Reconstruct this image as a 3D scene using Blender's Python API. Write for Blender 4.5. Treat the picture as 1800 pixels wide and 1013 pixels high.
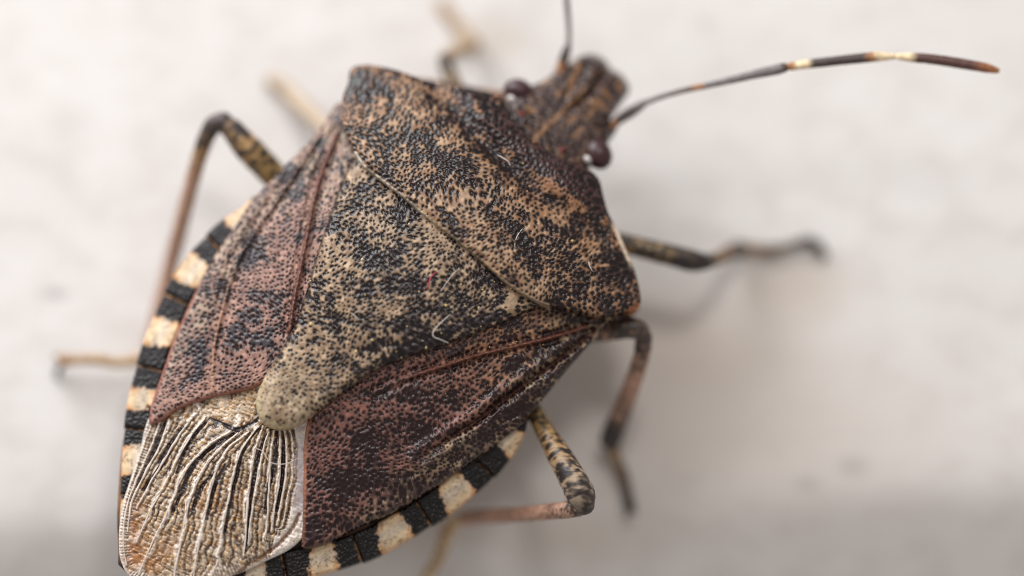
import bpy, math
import numpy as np
from mathutils import Vector

# ------------------------------------------------------------------ scene, camera, light
# 1 Blender unit = 1 cm (the bug is about 17 mm long)
scene = bpy.context.scene
for o in list(bpy.data.objects):
    bpy.data.objects.remove(o, do_unlink=True)
scene.unit_settings.system = 'METRIC'
scene.unit_settings.scale_length = 0.01
COL = scene.collection

PPU = 710.0                    # photograph pixels per cm at the plane of focus
D = 10.0                       # camera distance
TGT = np.array([0.0, 0.0, 0.44])
off = np.array([math.tan(math.radians(-1.0)), -math.tan(math.radians(10.0)), 1.0])
off /= np.linalg.norm(off)
CAM = TGT + off * D
FW = -off
RT = np.cross(FW, [0, 1, 0]); RT /= np.linalg.norm(RT)
UP = np.cross(RT, FW)

cam_data = bpy.data.cameras.new('camera')
cam = bpy.data.objects.new('camera', cam_data)
COL.objects.link(cam)
from mathutils import Matrix
cam.matrix_world = Matrix(((RT[0], UP[0], off[0], CAM[0]), (RT[1], UP[1], off[1], CAM[1]),
                           (RT[2], UP[2], off[2], CAM[2]), (0, 0, 0, 1)))
cam_data.sensor_width = 36.0
cam_data.lens = 36.0 * D / (1800.0 / PPU)
cam_data.clip_start = 0.1
cam_data.clip_end = 200.0
cam_data.dof.use_dof = True
cam_data.dof.focus_distance = D - 0.018
cam_data.dof.aperture_fstop = 0.125
scene.camera = cam

world = bpy.data.worlds.new('World')
scene.world = world
world.use_nodes = True
wbg = world.node_tree.nodes['Background']
wbg.inputs[0].default_value = (1.0, 0.945, 0.91, 1)
wbg.inputs[1].default_value = 0.36

def area(name, loc, target, size, power, color):
    l = bpy.data.lights.new(name, 'AREA')
    l.shape = 'RECTANGLE'; l.size = size[0]; l.size_y = size[1]
    l.energy = power; l.color = color
    o = bpy.data.objects.new(name, l)
    COL.objects.link(o)
    o.location = loc
    o.rotation_euler = (Vector(target) - Vector(loc)).to_track_quat('-Z', 'Y').to_euler()
    return o
area('window_light', (-6.5, 8.5, 6.0), (0, 0, 0.3), (9, 8), 1900, (0.955, 0.975, 1.0))
area('small_lamp', (1.2, 4.0, 9.0), (0, 0, 0.4), (1.8, 1.8), 235, (1.0, 0.975, 0.95))

scene.view_settings.view_transform = 'Standard'
scene.view_settings.look = 'None'
scene.view_settings.exposure = 0.0
scene.view_settings.gamma = 1.0
scene.view_settings.use_curve_mapping = False
scene.cycles.filter_width = 1.0
scene.render.resolution_x = 1024
scene.render.resolution_y = 576

# ------------------------------------------------------------------ helpers
rng = np.random.default_rng(7)
TAB = rng.random((256, 256))

def W(px, py, z):
    """point at height z (cm) seen at photograph position px, py"""
    px = np.asarray(px, float); py = np.asarray(py, float); z = np.asarray(z, float)
    a = (px - 900.0) / PPU / D; b = (506.5 - py) / PPU / D
    d = FW + a[..., None] * RT + b[..., None] * UP
    s = (z - CAM[2]) / d[..., 2]
    return CAM + s[..., None] * d

def tc(px, py):
    """body axes: t along the midline towards the tail, c to the bug's right, photograph pixels"""
    return (px - 945) * -0.684 + (py - 245) * 0.729, (px - 945) * 0.729 + (py - 245) * 0.684

def vnoise(x, y, seed=0):
    x = x + seed * 17.31; y = y + seed * 9.77
    xi = np.floor(x).astype(int); yi = np.floor(y).astype(int)
    fx = x - xi; fy = y - yi
    fx = fx * fx * (3 - 2 * fx); fy = fy * fy * (3 - 2 * fy)
    a = TAB[xi & 255, yi & 255]; b = TAB[(xi + 1) & 255, yi & 255]
    c = TAB[xi & 255, (yi + 1) & 255]; d = TAB[(xi + 1) & 255, (yi + 1) & 255]
    return (a * (1 - fx) + b * fx) * (1 - fy) + (c * (1 - fx) + d * fx) * fy

def fbm(x, y, seed=0, octv=4, gain=0.55):
    s = 0; a = 1; n = 0
    for k in range(octv):
        s = s + a * vnoise(x * 2 ** k, y * 2 ** k, seed + k * 3); n += a; a *= gain
    return s / n

def sst(a, b, x):
    t = np.clip((x - a) / (b - a), 0, 1)
    return t * t * (3 - 2 * t)

def mix(a, b, f):
    return a + (b - a) * f[..., None]

def srgb(r, g, b):
    v = np.array([r, g, b]) / 255.0
    return np.where(v <= 0.04045, v / 12.92, ((v + 0.055) / 1.055) ** 2.4)

def interp(t, xs, ys):
    return np.interp(t, xs, ys)

def smooth_interp(t, xs, ys):
    xs = np.array(xs, float); ys = np.array(ys, float)
    g = np.arange(xs[0] - 120, xs[-1] + 120, 2.0)
    v = np.interp(g, xs, ys)
    k = np.hanning(61); k /= k.sum()
    v = np.convolve(np.pad(v, 30, mode='edge'), k, 'valid')
    return np.interp(t, g, v)

def spline(pts, closed=True, step=6.0):
    p = np.array(pts, float); n = len(p); out = []
    for i in range(n if closed else n - 1):
        if closed:
            p0, p1, p2, p3 = p[i - 1], p[i], p[(i + 1) % n], p[(i + 2) % n]
        else:
            p0, p1, p2, p3 = p[max(i - 1, 0)], p[i], p[i + 1], p[min(i + 2, n - 1)]
        m = max(2, int(np.linalg.norm(p2[:2] - p1[:2]) / step))
        # centripetal-like damping: finite differences limited by the local segment
        l = np.linalg.norm(p2 - p1)
        t1 = (p2 - p0); t1 = t1 / (np.linalg.norm(t1) + 1e-9) * min(l, np.linalg.norm(p1 - p0) + 1e-9 if np.linalg.norm(p1 - p0) > 0 else l)
        t2 = (p3 - p1); t2 = t2 / (np.linalg.norm(t2) + 1e-9) * min(l, np.linalg.norm(p3 - p2) + 1e-9 if np.linalg.norm(p3 - p2) > 0 else l)
        for k in range(m):
            s = k / m
            out.append((2 * s**3 - 3 * s**2 + 1) * p1 + (s**3 - 2 * s**2 + s) * t1 + (-2 * s**3 + 3 * s**2) * p2 + (s**3 - s**2) * t2)
    if not closed:
        out.append(p[-1])
    return np.array(out)

def seg_dist(x, y, poly, closed):
    """nearest point, distance and parameter along a polyline, for many points"""
    a = poly; b = np.roll(poly, -1, 0)
    if not closed:
        a = poly[:-1]; b = poly[1:]
    ab = b - a; L2 = (ab ** 2).sum(1) + 1e-12
    cum = np.concatenate([[0], np.cumsum(np.sqrt(L2))])
    best = np.full(x.shape, 1e18); nx = np.zeros_like(x); ny = np.zeros_like(x); par = np.zeros_like(x); sg = np.zeros_like(x)
    for i in range(len(a)):
        s = np.clip(((x - a[i, 0]) * ab[i, 0] + (y - a[i, 1]) * ab[i, 1]) / L2[i], 0, 1)
        qx = a[i, 0] + s * ab[i, 0]; qy = a[i, 1] + s * ab[i, 1]
        d = (x - qx) ** 2 + (y - qy) ** 2
        m = d < best
        best = np.where(m, d, best); nx = np.where(m, qx, nx); ny = np.where(m, qy, ny)
        par = np.where(m, (cum[i] + s * math.sqrt(L2[i])) / cum[-1], par)
        cr = ab[i, 0] * (y - a[i, 1]) - ab[i, 1] * (x - a[i, 0])
        sg = np.where(m, np.sign(cr), sg)
    return np.sqrt(best), nx, ny, par, sg

def inside(x, y, poly):
    r = np.zeros(x.shape, bool)
    a = poly; b = np.roll(poly, -1, 0)
    for i in range(len(a)):
        (x1, y1), (x2, y2) = a[i], b[i]
        if y1 == y2: continue
        m = ((y1 > y) != (y2 > y)) & (x < (x2 - x1) * (y - y1) / (y2 - y1) + x1)
        r ^= m
    return r

def new_mesh(name, verts, faces, mat, parent, color=None, smooth=True):
    me = bpy.data.meshes.new(name)
    verts = np.asarray(verts, np.float32)
    if isinstance(faces, np.ndarray):
        k = faces.shape[1]
        me.vertices.add(len(verts)); me.vertices.foreach_set('co', verts.ravel())
        me.loops.add(faces.size); me.loops.foreach_set('vertex_index', faces.astype(np.int32).ravel())
        me.polygons.add(len(faces))
        me.polygons.foreach_set('loop_start', np.arange(0, faces.size, k, dtype=np.int32))
    else:
        me.from_pydata(verts.tolist(), [], faces)
    me.update(calc_edges=True); me.validate()
    if smooth:
        me.polygons.foreach_set('use_smooth', np.ones(len(me.polygons), bool))
    if color is not None:
        at = me.color_attributes.new('pigment', 'FLOAT_COLOR', 'POINT')
        c = np.asarray(color, np.float32)
        if c.shape[1] == 3:
            c = np.concatenate([c, np.full((len(c), 1), 0.4, np.float32)], 1)
        at.data.foreach_set('color', c.ravel())
    me.materials.append(mat)
    o = bpy.data.objects.new(name, me)
    COL.objects.link(o)
    if parent is not None:
        o.parent = parent
        o.matrix_parent_inverse = parent_inverse(parent)
    return o

def parent_inverse(p):
    m = Matrix.Identity(4)
    while p is not None:
        m = m @ p.matrix_basis.inverted() if False else m
        p = p.parent
    return m

def plate(name, poly, fun, mat, parent, step=1.6, skirt=0.03, bottom=False, inset=0.0):
    """a shell over an outline; fun(px, py, t, c, d) gives height in cm and pigment"""
    poly = np.asarray(poly)
    x0, y0 = poly.min(0) - 2 * step; x1, y1 = poly.max(0) + 2 * step
    gx = np.arange(x0, x1, step); gy = np.arange(y0, y1, step)
    X, Y = np.meshgrid(gx, gy); sh = X.shape
    X = X.ravel(); Y = Y.ravel()
    ins = inside(X, Y, poly)
    d, nx, ny, par, sg = seg_dist(X, Y, poly, True)
    idx = np.arange(X.size).reshape(sh)
    q = np.stack([idx[:-1, :-1], idx[1:, :-1], idx[1:, 1:], idx[:-1, 1:]], -1).reshape(-1, 4)
    keep = ins[q].any(1)
    q = q[keep]
    X = np.where(ins, X, nx); Y = np.where(ins, Y, ny); d = np.where(ins, d, 0)
    used = np.unique(q); rem = np.full(X.size, -1); rem[used] = np.arange(len(used))
    q = rem[q]; X = X[used]; Y = Y[used]; d = d[used]
    t, c = tc(X, Y)
    z, colr = fun(X, Y, t, c, d)
    V = W(X, Y, z)
    # skirt
    e = np.concatenate([q[:, [0, 1]], q[:, [1, 2]], q[:, [2, 3]], q[:, [3, 0]]])
    key = np.sort(e, 1); kk = key[:, 0].astype(np.int64) * (len(used) + 1) + key[:, 1]
    u, inv, cnt = np.unique(kk, return_inverse=True, return_counts=True)
    be = e[cnt[inv] == 1]
    n = len(V)
    if bottom:
        V2 = V.copy(); V2[:, 2] -= skirt
        if inset:
            ctr = V.mean(0); V2[:, :2] = ctr[:2] + (V2[:, :2] - ctr[:2]) * (1 - inset)
        F = np.concatenate([q[:, ::-1], q + n, np.stack([be[:, 0], be[:, 1], be[:, 1] + n, be[:, 0] + n], 1)])
        V = np.concatenate([V, V2]); colr = np.concatenate([colr, colr])
    else:
        bv = np.unique(be); r2 = np.full(n, -1); r2[bv] = np.arange(len(bv)) + n
        V2 = V[bv].copy(); V2[:, 2] -= skirt
        F = np.concatenate([q[:, ::-1], np.stack([be[:, 0], be[:, 1], r2[be[:, 1]], r2[be[:, 0]]], 1)])
        V = np.concatenate([V, V2]); colr = np.concatenate([colr, colr[bv]])
    return new_mesh(name, V, F, mat, parent, colr)

def tube(name, pts, mat, parent, colfun=None, nseg=20, step=4.0, flat=1.0, bump=0.0, seed=0, caps=True):
    """pts rows: px, py, z(cm), radius(px). swept round body with rounded ends"""
    p = np.array(pts, float)
    q = np.concatenate([p[:, :2], p[:, 2:3] * PPU, p[:, 3:4]], 1)
    s = spline(q, False, step)
    C = W(s[:, 0], s[:, 1], s[:, 2] / PPU); R = s[:, 3] / PPU
    T = np.gradient(C, axis=0); T /= np.linalg.norm(T, axis=1)[:, None] + 1e-12
    if caps:
        # rounded ends
        e0 = []; e1 = []
        for f in (0.98, 0.8, 0.5):
            e0.append((C[0] - T[0] * R[0] * f, R[0] * math.sqrt(1 - f * f), T[0]))
            e1.append((C[-1] + T[-1] * R[-1] * f, R[-1] * math.sqrt(1 - f * f), T[-1]))
        C = np.concatenate([[a[0] for a in e0], C, [a[0] for a in e1[::-1]]])
        R = np.concatenate([[a[1] for a in e0], R, [a[1] for a in e1[::-1]]])
        T = np.concatenate([[a[2] for a in e0], T, [a[2] for a in e1[::-1]]])
    ref = np.array([0.0, 0.0, 1.0])
    A = np.cross(T, ref); la = np.linalg.norm(A, axis=1)[:, None]
    A = np.where(la > 1e-3, A / (la + 1e-12), np.array([1.0, 0, 0]))
    B = np.cross(A, T)
    th = np.linspace(0, 2 * math.pi, nseg, endpoint=False)
    m = len(C)
    cum = np.concatenate([[0], np.cumsum(np.linalg.norm(np.diff(C, axis=0), axis=1))])
    U = np.repeat(cum[:, None], nseg, 1) * PPU; TH = np.repeat(th[None], m, 0)
    rr = R[:, None] * np.ones((1, nseg))
    if bump:
        nn = fbm(U / 9.0 + 5, np.cos(TH) * 2.2 + np.sin(TH) * 1.1 + 40, seed, 3)
        rr = rr * (1 + bump * (nn - 0.5))
    V = C[:, None, :] + rr[..., None] * (np.cos(TH)[..., None] * A[:, None, :] + flat * np.sin(TH)[..., None] * B[:, None, :])
    V = V.reshape(-1, 3)
    i = np.arange(m - 1)[:, None] * nseg; j = np.arange(nseg)[None]; j2 = (j + 1) % nseg
    F = np.stack([i + j, i + j2, i + nseg + j2, i + nseg + j], -1).reshape(-1, 4).tolist()
    F.append(list(range(nseg))[::-1]); F.append([(m - 1) * nseg + k for k in range(nseg)])
    colr = None
    if colfun is not None:
        colr = colfun((U / (U.max() + 1e-9)).ravel(), TH.ravel(), U.ravel())
    return new_mesh(name, V, F, mat, parent, colr)

# ------------------------------------------------------------------ materials
def pigment_mat(name, rough=0.4, spec=0.5, coat=0.0, grain=0.25, grain_scale=60, bump=0.0, bump_scale=150, sss=0.0, trans=0.0):
    m = bpy.data.materials.new(name); m.use_nodes = True
    nt = m.node_tree; N = nt.nodes; b = N['Principled BSDF']
    a = N.new('ShaderNodeVertexColor'); a.layer_name = 'pigment'
    tcn = N.new('ShaderNodeTexCoord')
    no = N.new('ShaderNodeTexNoise'); no.inputs['Scale'].default_value = grain_scale; no.inputs['Detail'].default_value = 5
    nt.links.new(tcn.outputs['Object'], no.inputs['Vector'])
    mr = N.new('ShaderNodeMapRange'); mr.inputs[1].default_value = 0.3; mr.inputs[2].default_value = 0.7
    mr.inputs[3].default_value = 1 - grain; mr.inputs[4].default_value = 1 + grain
    nt.links.new(no.outputs['Fac'], mr.inputs[0])
    mu = N.new('ShaderNodeMix'); mu.data_type = 'RGBA'; mu.blend_type = 'MULTIPLY'; mu.inputs[0].default_value = 1.0
    nt.links.new(a.outputs['Color'], mu.inputs[6]); nt.links.new(mr.outputs[0], mu.inputs[7])
    nt.links.new(mu.outputs[2], b.inputs['Base Color'])
    nt.links.new(a.outputs['Alpha'], b.inputs['Roughness'])
    b.inputs['Specular IOR Level'].default_value = spec
    b.inputs['Coat Weight'].default_value = coat; b.inputs['Coat Roughness'].default_value = 0.25
    if bump:
        bp = N.new('ShaderNodeBump'); bp.inputs['Strength'].default_value = bump; bp.inputs['Distance'].default_value = 0.004
        n2 = N.new('ShaderNodeTexNoise'); n2.inputs['Scale'].default_value = bump_scale; n2.inputs['Detail'].default_value = 4
        nt.links.new(tcn.outputs['Object'], n2.inputs['Vector'])
        nt.links.new(n2.outputs['Fac'], bp.inputs['Height']); nt.links.new(bp.outputs[0], b.inputs['Normal'])
    return m

def plain_mat(name, color, rough=0.4, spec=0.5, coat=0.0, var=0.25, scale=40):
    m = bpy.data.materials.new(name); m.use_nodes = True
    nt = m.node_tree; N = nt.nodes; b = N['Principled BSDF']
    tcn = N.new('ShaderNodeTexCoord')
    no = N.new('ShaderNodeTexNoise'); no.inputs['Scale'].default_value = scale; no.inputs['Detail'].default_value = 4
    nt.links.new(tcn.outputs['Object'], no.inputs['Vector'])
    r = N.new('ShaderNodeValToRGB')
    c = np.array(color)
    r.color_ramp.elements[0].color = (*(c * (1 - var)), 1); r.color_ramp.elements[1].color = (*np.clip(c * (1 + var), 0, 1), 1)
    r.color_ramp.elements[0].position = 0.3; r.color_ramp.elements[1].position = 0.7
    nt.links.new(no.outputs['Fac'], r.inputs[0]); nt.links.new(r.outputs[0], b.inputs['Base Color'])
    b.inputs['Roughness'].default_value = rough; b.inputs['Specular IOR Level'].default_value = spec
    b.inputs['Coat Weight'].default_value = coat; b.inputs['Coat Roughness'].default_value = 0.1
    return m

M_SHELL = pigment_mat('punctured_cuticle', spec=0.4, grain=0.18, grain_scale=45)
M_MEMB = pigment_mat('wing_membrane', spec=0.7, grain=0.15, grain_scale=60)
M_LEG = pigment_mat('leg_cuticle', spec=0.5, grain=0.2, grain_scale=70, bump=0.4, bump_scale=90)
M_EYE = plain_mat('eye_glossy', srgb(62, 36, 39), rough=0.34, spec=0.45, coat=0.1, var=0.3, scale=12)
M_OCEL = plain_mat('ocellus_red', srgb(112, 24, 28), rough=0.2, spec=0.6)
M_EYEGLINT = plain_mat('eye_glint_pale', srgb(214, 208, 204), rough=0.4, var=0.05)
M_FIBW = plain_mat('fibre_white', srgb(205, 194, 186), rough=0.5, var=0.05)
M_FIBR = plain_mat('fibre_red', srgb(190, 60, 80), rough=0.5, var=0.1)
M_HAIR = plain_mat('bristle_brown', srgb(120, 96, 72), rough=0.4, var=0.2)
M_DUST = plain_mat('dust_gold', srgb(225, 195, 140), rough=0.3, var=0.4, scale=8)

# board: white paint with faint dirt
M_BOARD = bpy.data.materials.new('white_painted_board'); M_BOARD.use_nodes = True
nt = M_BOARD.node_tree; N = nt.nodes; b = N['Principled BSDF']
tcn = N.new('ShaderNodeTexCoord')
mp = N.new('ShaderNodeMapping'); mp.inputs['Scale'].default_value = (0.9, 1.2, 1.0)
nt.links.new(tcn.outputs['Object'], mp.inputs['Vector'])
n1 = N.new('ShaderNodeTexNoise'); n1.inputs['Scale'].default_value = 2.2; n1.inputs['Detail'].default_value = 6; n1.inputs['Roughness'].default_value = 0.62
nt.links.new(mp.outputs[0], n1.inputs['Vector'])
r1 = N.new('ShaderNodeValToRGB')
r1.color_ramp.elements[0].position = 0.25; r1.color_ramp.elements[0].color = (0.74, 0.70, 0.67, 1)
r1.color_ramp.elements[1].position = 0.62; r1.color_ramp.elements[1].color = (0.80, 0.765, 0.74, 1)
nt.links.new(n1.outputs['Fac'], r1.inputs[0])
n2 = N.new('ShaderNodeTexNoise'); n2.inputs['Scale'].default_value = 9.0; n2.inputs['Detail'].default_value = 7; n2.inputs['Roughness'].default_value = 0.7
nt.links.new(mp.outputs[0], n2.inputs['Vector'])
r2 = N.new('ShaderNodeValToRGB')
r2.color_ramp.elements[0].position = 0.32; r2.color_ramp.elements[0].color = (0.86, 0.83, 0.80, 1)
r2.color_ramp.elements[1].position = 0.55; r2.color_ramp.elements[1].color = (1, 1, 1, 1)
nt.links.new(n2.outputs['Fac'], r2.inputs[0])
mu = N.new('ShaderNodeMix'); mu.data_type = 'RGBA'; mu.blend_type = 'MULTIPLY'; mu.inputs[0].default_value = 0.8
nt.links.new(r1.outputs[0], mu.inputs[6]); nt.links.new(r2.outputs[0], mu.inputs[7])
# rusty tan stains and grey smudges on the paint, plus painted soft shadows of bug and front leg
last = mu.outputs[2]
for (sx, sy, rx, ry, colr, amt) in ((1400, 505, .22, .13, (0.60, 0.49, 0.39), .5), (1225, 610, .45, .22, (0.60, 0.49, 0.40), .5), (1300, 760, .9, .35, (0.64, 0.55, 0.48), .5), (1000, 940, .3, .1, (0.62, 0.54, 0.47), .5), (95, 517, .055, .022, (0.45, 0.42, 0.41), .7),  # broad tan patches beside the bug also paint its warm shadow
                                   (720, 165, .10, .06, (0.62, 0.55, 0.52), .5), (120, 215, .09, .06, (0.62, 0.58, 0.56), .4), (870, 70, .14, .08, (0.60, 0.52, 0.44), .6), (1500, 820, .06, .04, (0.5, 0.45, 0.42), .6), (1420, 850, .05, .03, (0.5, 0.45, 0.42), .5)):  # tan patch by the far front leg paints that leg's faint shadow
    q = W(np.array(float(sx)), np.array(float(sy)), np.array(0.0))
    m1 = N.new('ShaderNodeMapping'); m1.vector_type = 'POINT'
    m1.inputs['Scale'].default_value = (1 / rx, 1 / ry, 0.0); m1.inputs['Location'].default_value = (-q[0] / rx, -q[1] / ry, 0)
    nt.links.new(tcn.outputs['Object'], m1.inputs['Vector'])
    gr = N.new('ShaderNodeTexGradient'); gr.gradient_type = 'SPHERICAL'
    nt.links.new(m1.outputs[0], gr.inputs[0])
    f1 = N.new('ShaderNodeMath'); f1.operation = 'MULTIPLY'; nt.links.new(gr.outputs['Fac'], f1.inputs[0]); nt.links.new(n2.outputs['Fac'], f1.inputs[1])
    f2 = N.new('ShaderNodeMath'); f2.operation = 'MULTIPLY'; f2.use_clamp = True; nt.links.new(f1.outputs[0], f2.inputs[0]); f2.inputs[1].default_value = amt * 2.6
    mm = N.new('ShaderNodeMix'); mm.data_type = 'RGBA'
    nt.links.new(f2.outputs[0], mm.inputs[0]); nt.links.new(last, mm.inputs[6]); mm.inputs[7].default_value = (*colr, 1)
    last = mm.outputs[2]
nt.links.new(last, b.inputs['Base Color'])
b.inputs['Roughness'].default_value = 0.55; b.inputs['Specular IOR Level'].default_value = 0.35
n3 = N.new('ShaderNodeTexNoise'); n3.inputs['Scale'].default_value = 14.0; n3.inputs['Detail'].default_value = 6
nt.links.new(mp.outputs[0], n3.inputs['Vector'])
bp = N.new('ShaderNodeBump'); bp.inputs['Strength'].default_value = 0.10; bp.inputs['Distance'].default_value = 0.02
nt.links.new(n3.outputs['Fac'], bp.inputs['Height']); nt.links.new(bp.outputs[0], b.inputs['Normal'])

# ------------------------------------------------------------------ the board it stands on
pa = W(np.array(0.0), np.array(935.0), np.array(0.0)); pb = W(np.array(1800.0), np.array(862.0), np.array(0.0))
dirv = (pb - pa)[:2]; dirv /= np.linalg.norm(dirv); nrm = np.array([dirv[1], -dirv[0]])   # towards the bottom of the picture
def board():
    s = np.concatenate([np.linspace(-16, -2, 15)[:-1], np.linspace(-2, 1.5, 141), np.linspace(1.5, 14, 14)[1:]])
    u = np.concatenate([np.linspace(-16, -3, 8)[:-1], np.linspace(-3, 4.5, 60), np.linspace(4.5, 16, 8)[1:]])
    S, Uu = np.meshgrid(s, u, indexing='ij')
    # flat face, a softly rounded arris, then a face that slopes down and levels out
    z = -0.75 * 0.5 * (np.sqrt(S ** 2 + 0.07 ** 2) + S) + 0.75 * 0.5 * (np.sqrt((S - 0.75) ** 2 + 0.2 ** 2) + (S - 0.75))
    z = z - z[0].mean()
    z = z + 0.012 * np.exp(-((S + 0.33) / 0.05) ** 2) * 0
    nz = (fbm(Uu * 1.7 + 9, S * 4.0 + 9, 5, 3) - 0.5) * 0.006
    z = z + nz
    z = np.minimum(z, 0.012)
    P = pa[:2][None, None] + Uu[..., None] * dirv + S[..., None] * nrm
    V = np.concatenate([P, z[..., None]], -1).reshape(-1, 3)
    n, m = S.shape
    i = np.arange(n - 1)[:, None] * m; j = np.arange(m - 1)[None]
    F = np.stack([i + j, i + m + j, i + m + j + 1, i + j + 1], -1).reshape(-1, 4)
    o = new_mesh('painted_board', V, F, M_BOARD, None)
    if o.data.polygons[0].normal.z < 0:
        o.data.flip_normals()
    o['kind'] = 'structure'
    o['label'] = 'white painted board with a rounded edge under the bug'
    return o
board()

# ------------------------------------------------------------------ the bug
bug = bpy.data.objects.new('stink_bug', None)
COL.objects.link(bug)
bug.empty_display_size = 0.3
bug['label'] = 'mottled brown shield-shaped stink bug with banded abdomen edge standing on white board'
bug['category'] = 'insect'

def part_empty(name, parent=bug):
    o = bpy.data.objects.new(name, None); COL.objects.link(o); o.parent = parent; o.empty_display_size = 0.1
    return o

ZM_T = [-215, -150, -90, -20, 60, 150, 240, 400, 560, 700, 850, 960, 1070]
ZM_Z = [0.32, 0.36, 0.385, 0.405, 0.448, 0.478, 0.49, 0.487, 0.462, 0.43, 0.41, 0.395, 0.375]
def base(t, c):
    zm = smooth_interp(t, ZM_T, ZM_Z)
    k = smooth_interp(t, [-200, -20, 90, 300, 600, 800, 1000], [0.08, 0.11, 0.085, 0.09, 0.085, 0.085, 0.075])
    return zm - k * (np.abs(c) / 320.0) ** 1.9

# pits ------------------------------------------------
def pits(px, py, s, seed, jit=0.34, rot=0.5):
    """distance to the nearest puncture (px) and a random number for it"""
    cr, sr = math.cos(rot), math.sin(rot)
    x = (px * cr + py * sr) / s; y = (-px * sr + py * cr) / (s * 0.866)
    yi = np.floor(y).astype(int); best = np.full(px.shape, 1e9); rid = np.zeros(px.shape)
    for dy in (-1, 0, 1):
        j = yi + dy; ox = 0.5 * (j & 1)
        xi = np.floor(x - ox).astype(int)
        for dx in (-1, 0, 1):
            i = xi + dx
            h1 = TAB[(i * 7 + seed) & 255, (j * 13 + seed * 5) & 255]
            h2 = TAB[(i * 11 + 91 + seed) & 255, (j * 5 + 37) & 255]
            h3 = TAB[(i * 3 + 17) & 255, (j * 17 + 71 + seed) & 255]
            qx = (i + ox + 0.5 + (h1 - 0.5) * 2 * jit) * s
            qy = (j + 0.5 + (h2 - 0.5) * 2 * jit) * s * 0.866
            d = np.hypot(x * s - qx, y * s * 0.866 - qy)
            m = d < best
            best = np.where(m, d, best); rid = np.where(m, h3, rid)
    return best, rid

def blobs(px, py, L):
    f = np.zeros(px.shape)
    for bx, by, rx, ry, ang, amp in L:
        a = math.radians(ang)
        dx = px - bx; dy = py - by
        u = (dx * math.cos(a) + dy * math.sin(a)) / rx; v = (-dx * math.sin(a) + dy * math.cos(a)) / ry
        f += amp * np.exp(-(u * u + v * v))
    return f

PITK = srgb(28, 19, 19); PITW = srgb(40, 23, 22)
def cuticle(px, py, dark, light_col, dark_col, s=10.5, seed=1, pit_r=3.3, depth=3.0, pale=None, pit_amt=None, rough_l=0.38, rough_d=0.25, pit_col=None, mid=None, mid_amt=0.8):
    """punctured cuticle: returns height offset (px) and pigment rgba"""
    wx = (vnoise(px / 60.0, py / 60.0, seed + 31) - 0.5) * 26; wy = (vnoise(px / 60.0, py / 60.0, seed + 37) - 0.5) * 26
    d, rid = pits(px + wx, py + wy, s, seed)
    g = fbm(px / 5.0, py / 5.0, seed + 4, 3)
    wob = (fbm(px / 3.0, py / 3.0, seed + 2, 2) - 0.5) * 1.4
    r = pit_r * (0.78 + 0.55 * rid) * (0.95 + 0.45 * dark)
    r = r * (0.6 + 0.75 * fbm(px / 45.0, py / 45.0, seed + 41, 2))
    if pit_amt is not None:
        r = r * pit_amt
    k = 1 - sst(r * 0.7, r * 1.3, d + wob)
    wid = 1 - sst(r * 0.3, r * 1.45, d)
    h = -depth * wid
    h = h + (g - 0.5) * 1.1
    lc = light_col * (0.35 + 1.0 * fbm(px / 6, py / 6, seed + 8, 3))[..., None]
    mid = srgb(138, 98, 70) if mid is None else mid
    mf = sst(.40, .60, fbm(px / 11, py / 11, seed + 51, 4, .65)) * mid_amt
    lc = mix(lc, np.broadcast_to(mid, lc.shape) * (0.7 + 0.6 * g)[..., None], mf)
    halo = 1 - sst(r * 0.9, r * 2.1, d + wob)
    lc = lc * (1 - 0.45 * halo)[..., None]
    colr = mix(lc, np.broadcast_to(dark_col, lc.shape), np.clip(dark, 0, 1))
    colr = mix(colr, np.broadcast_to(PITK if pit_col is None else pit_col, lc.shape), np.clip(k, 0, 1))
    rough = rough_l + (rough_d - rough_l) * np.clip(dark + k, 0, 1)
    return h, np.concatenate([colr, rough[..., None]], -1)

def edge_round(d, r):
    x = np.clip(d / r, 0, 1)
    return r * (1 - np.sqrt(np.clip(1 - (1 - x) ** 2, 0, 1)))

def line_field(px, py, pts, width, step=6):
    d, _, _, par, sg = seg_dist(px, py, spline(pts, False, step), False)
    return np.exp(-(d / width) ** 2), par, d, sg

# dark markings need broken, clotted edges: noise joins neighbouring punctures
def clot(px, py, seed, sc=16.0, ax=1.0, ay=1.0, ang=0.0):
    a = math.radians(ang)
    u = (px * math.cos(a) + py * math.sin(a)) / (sc * ax); v = (-px * math.sin(a) + py * math.cos(a)) / (sc * ay)
    return fbm(u, v, seed, 4, 0.6)

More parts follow.
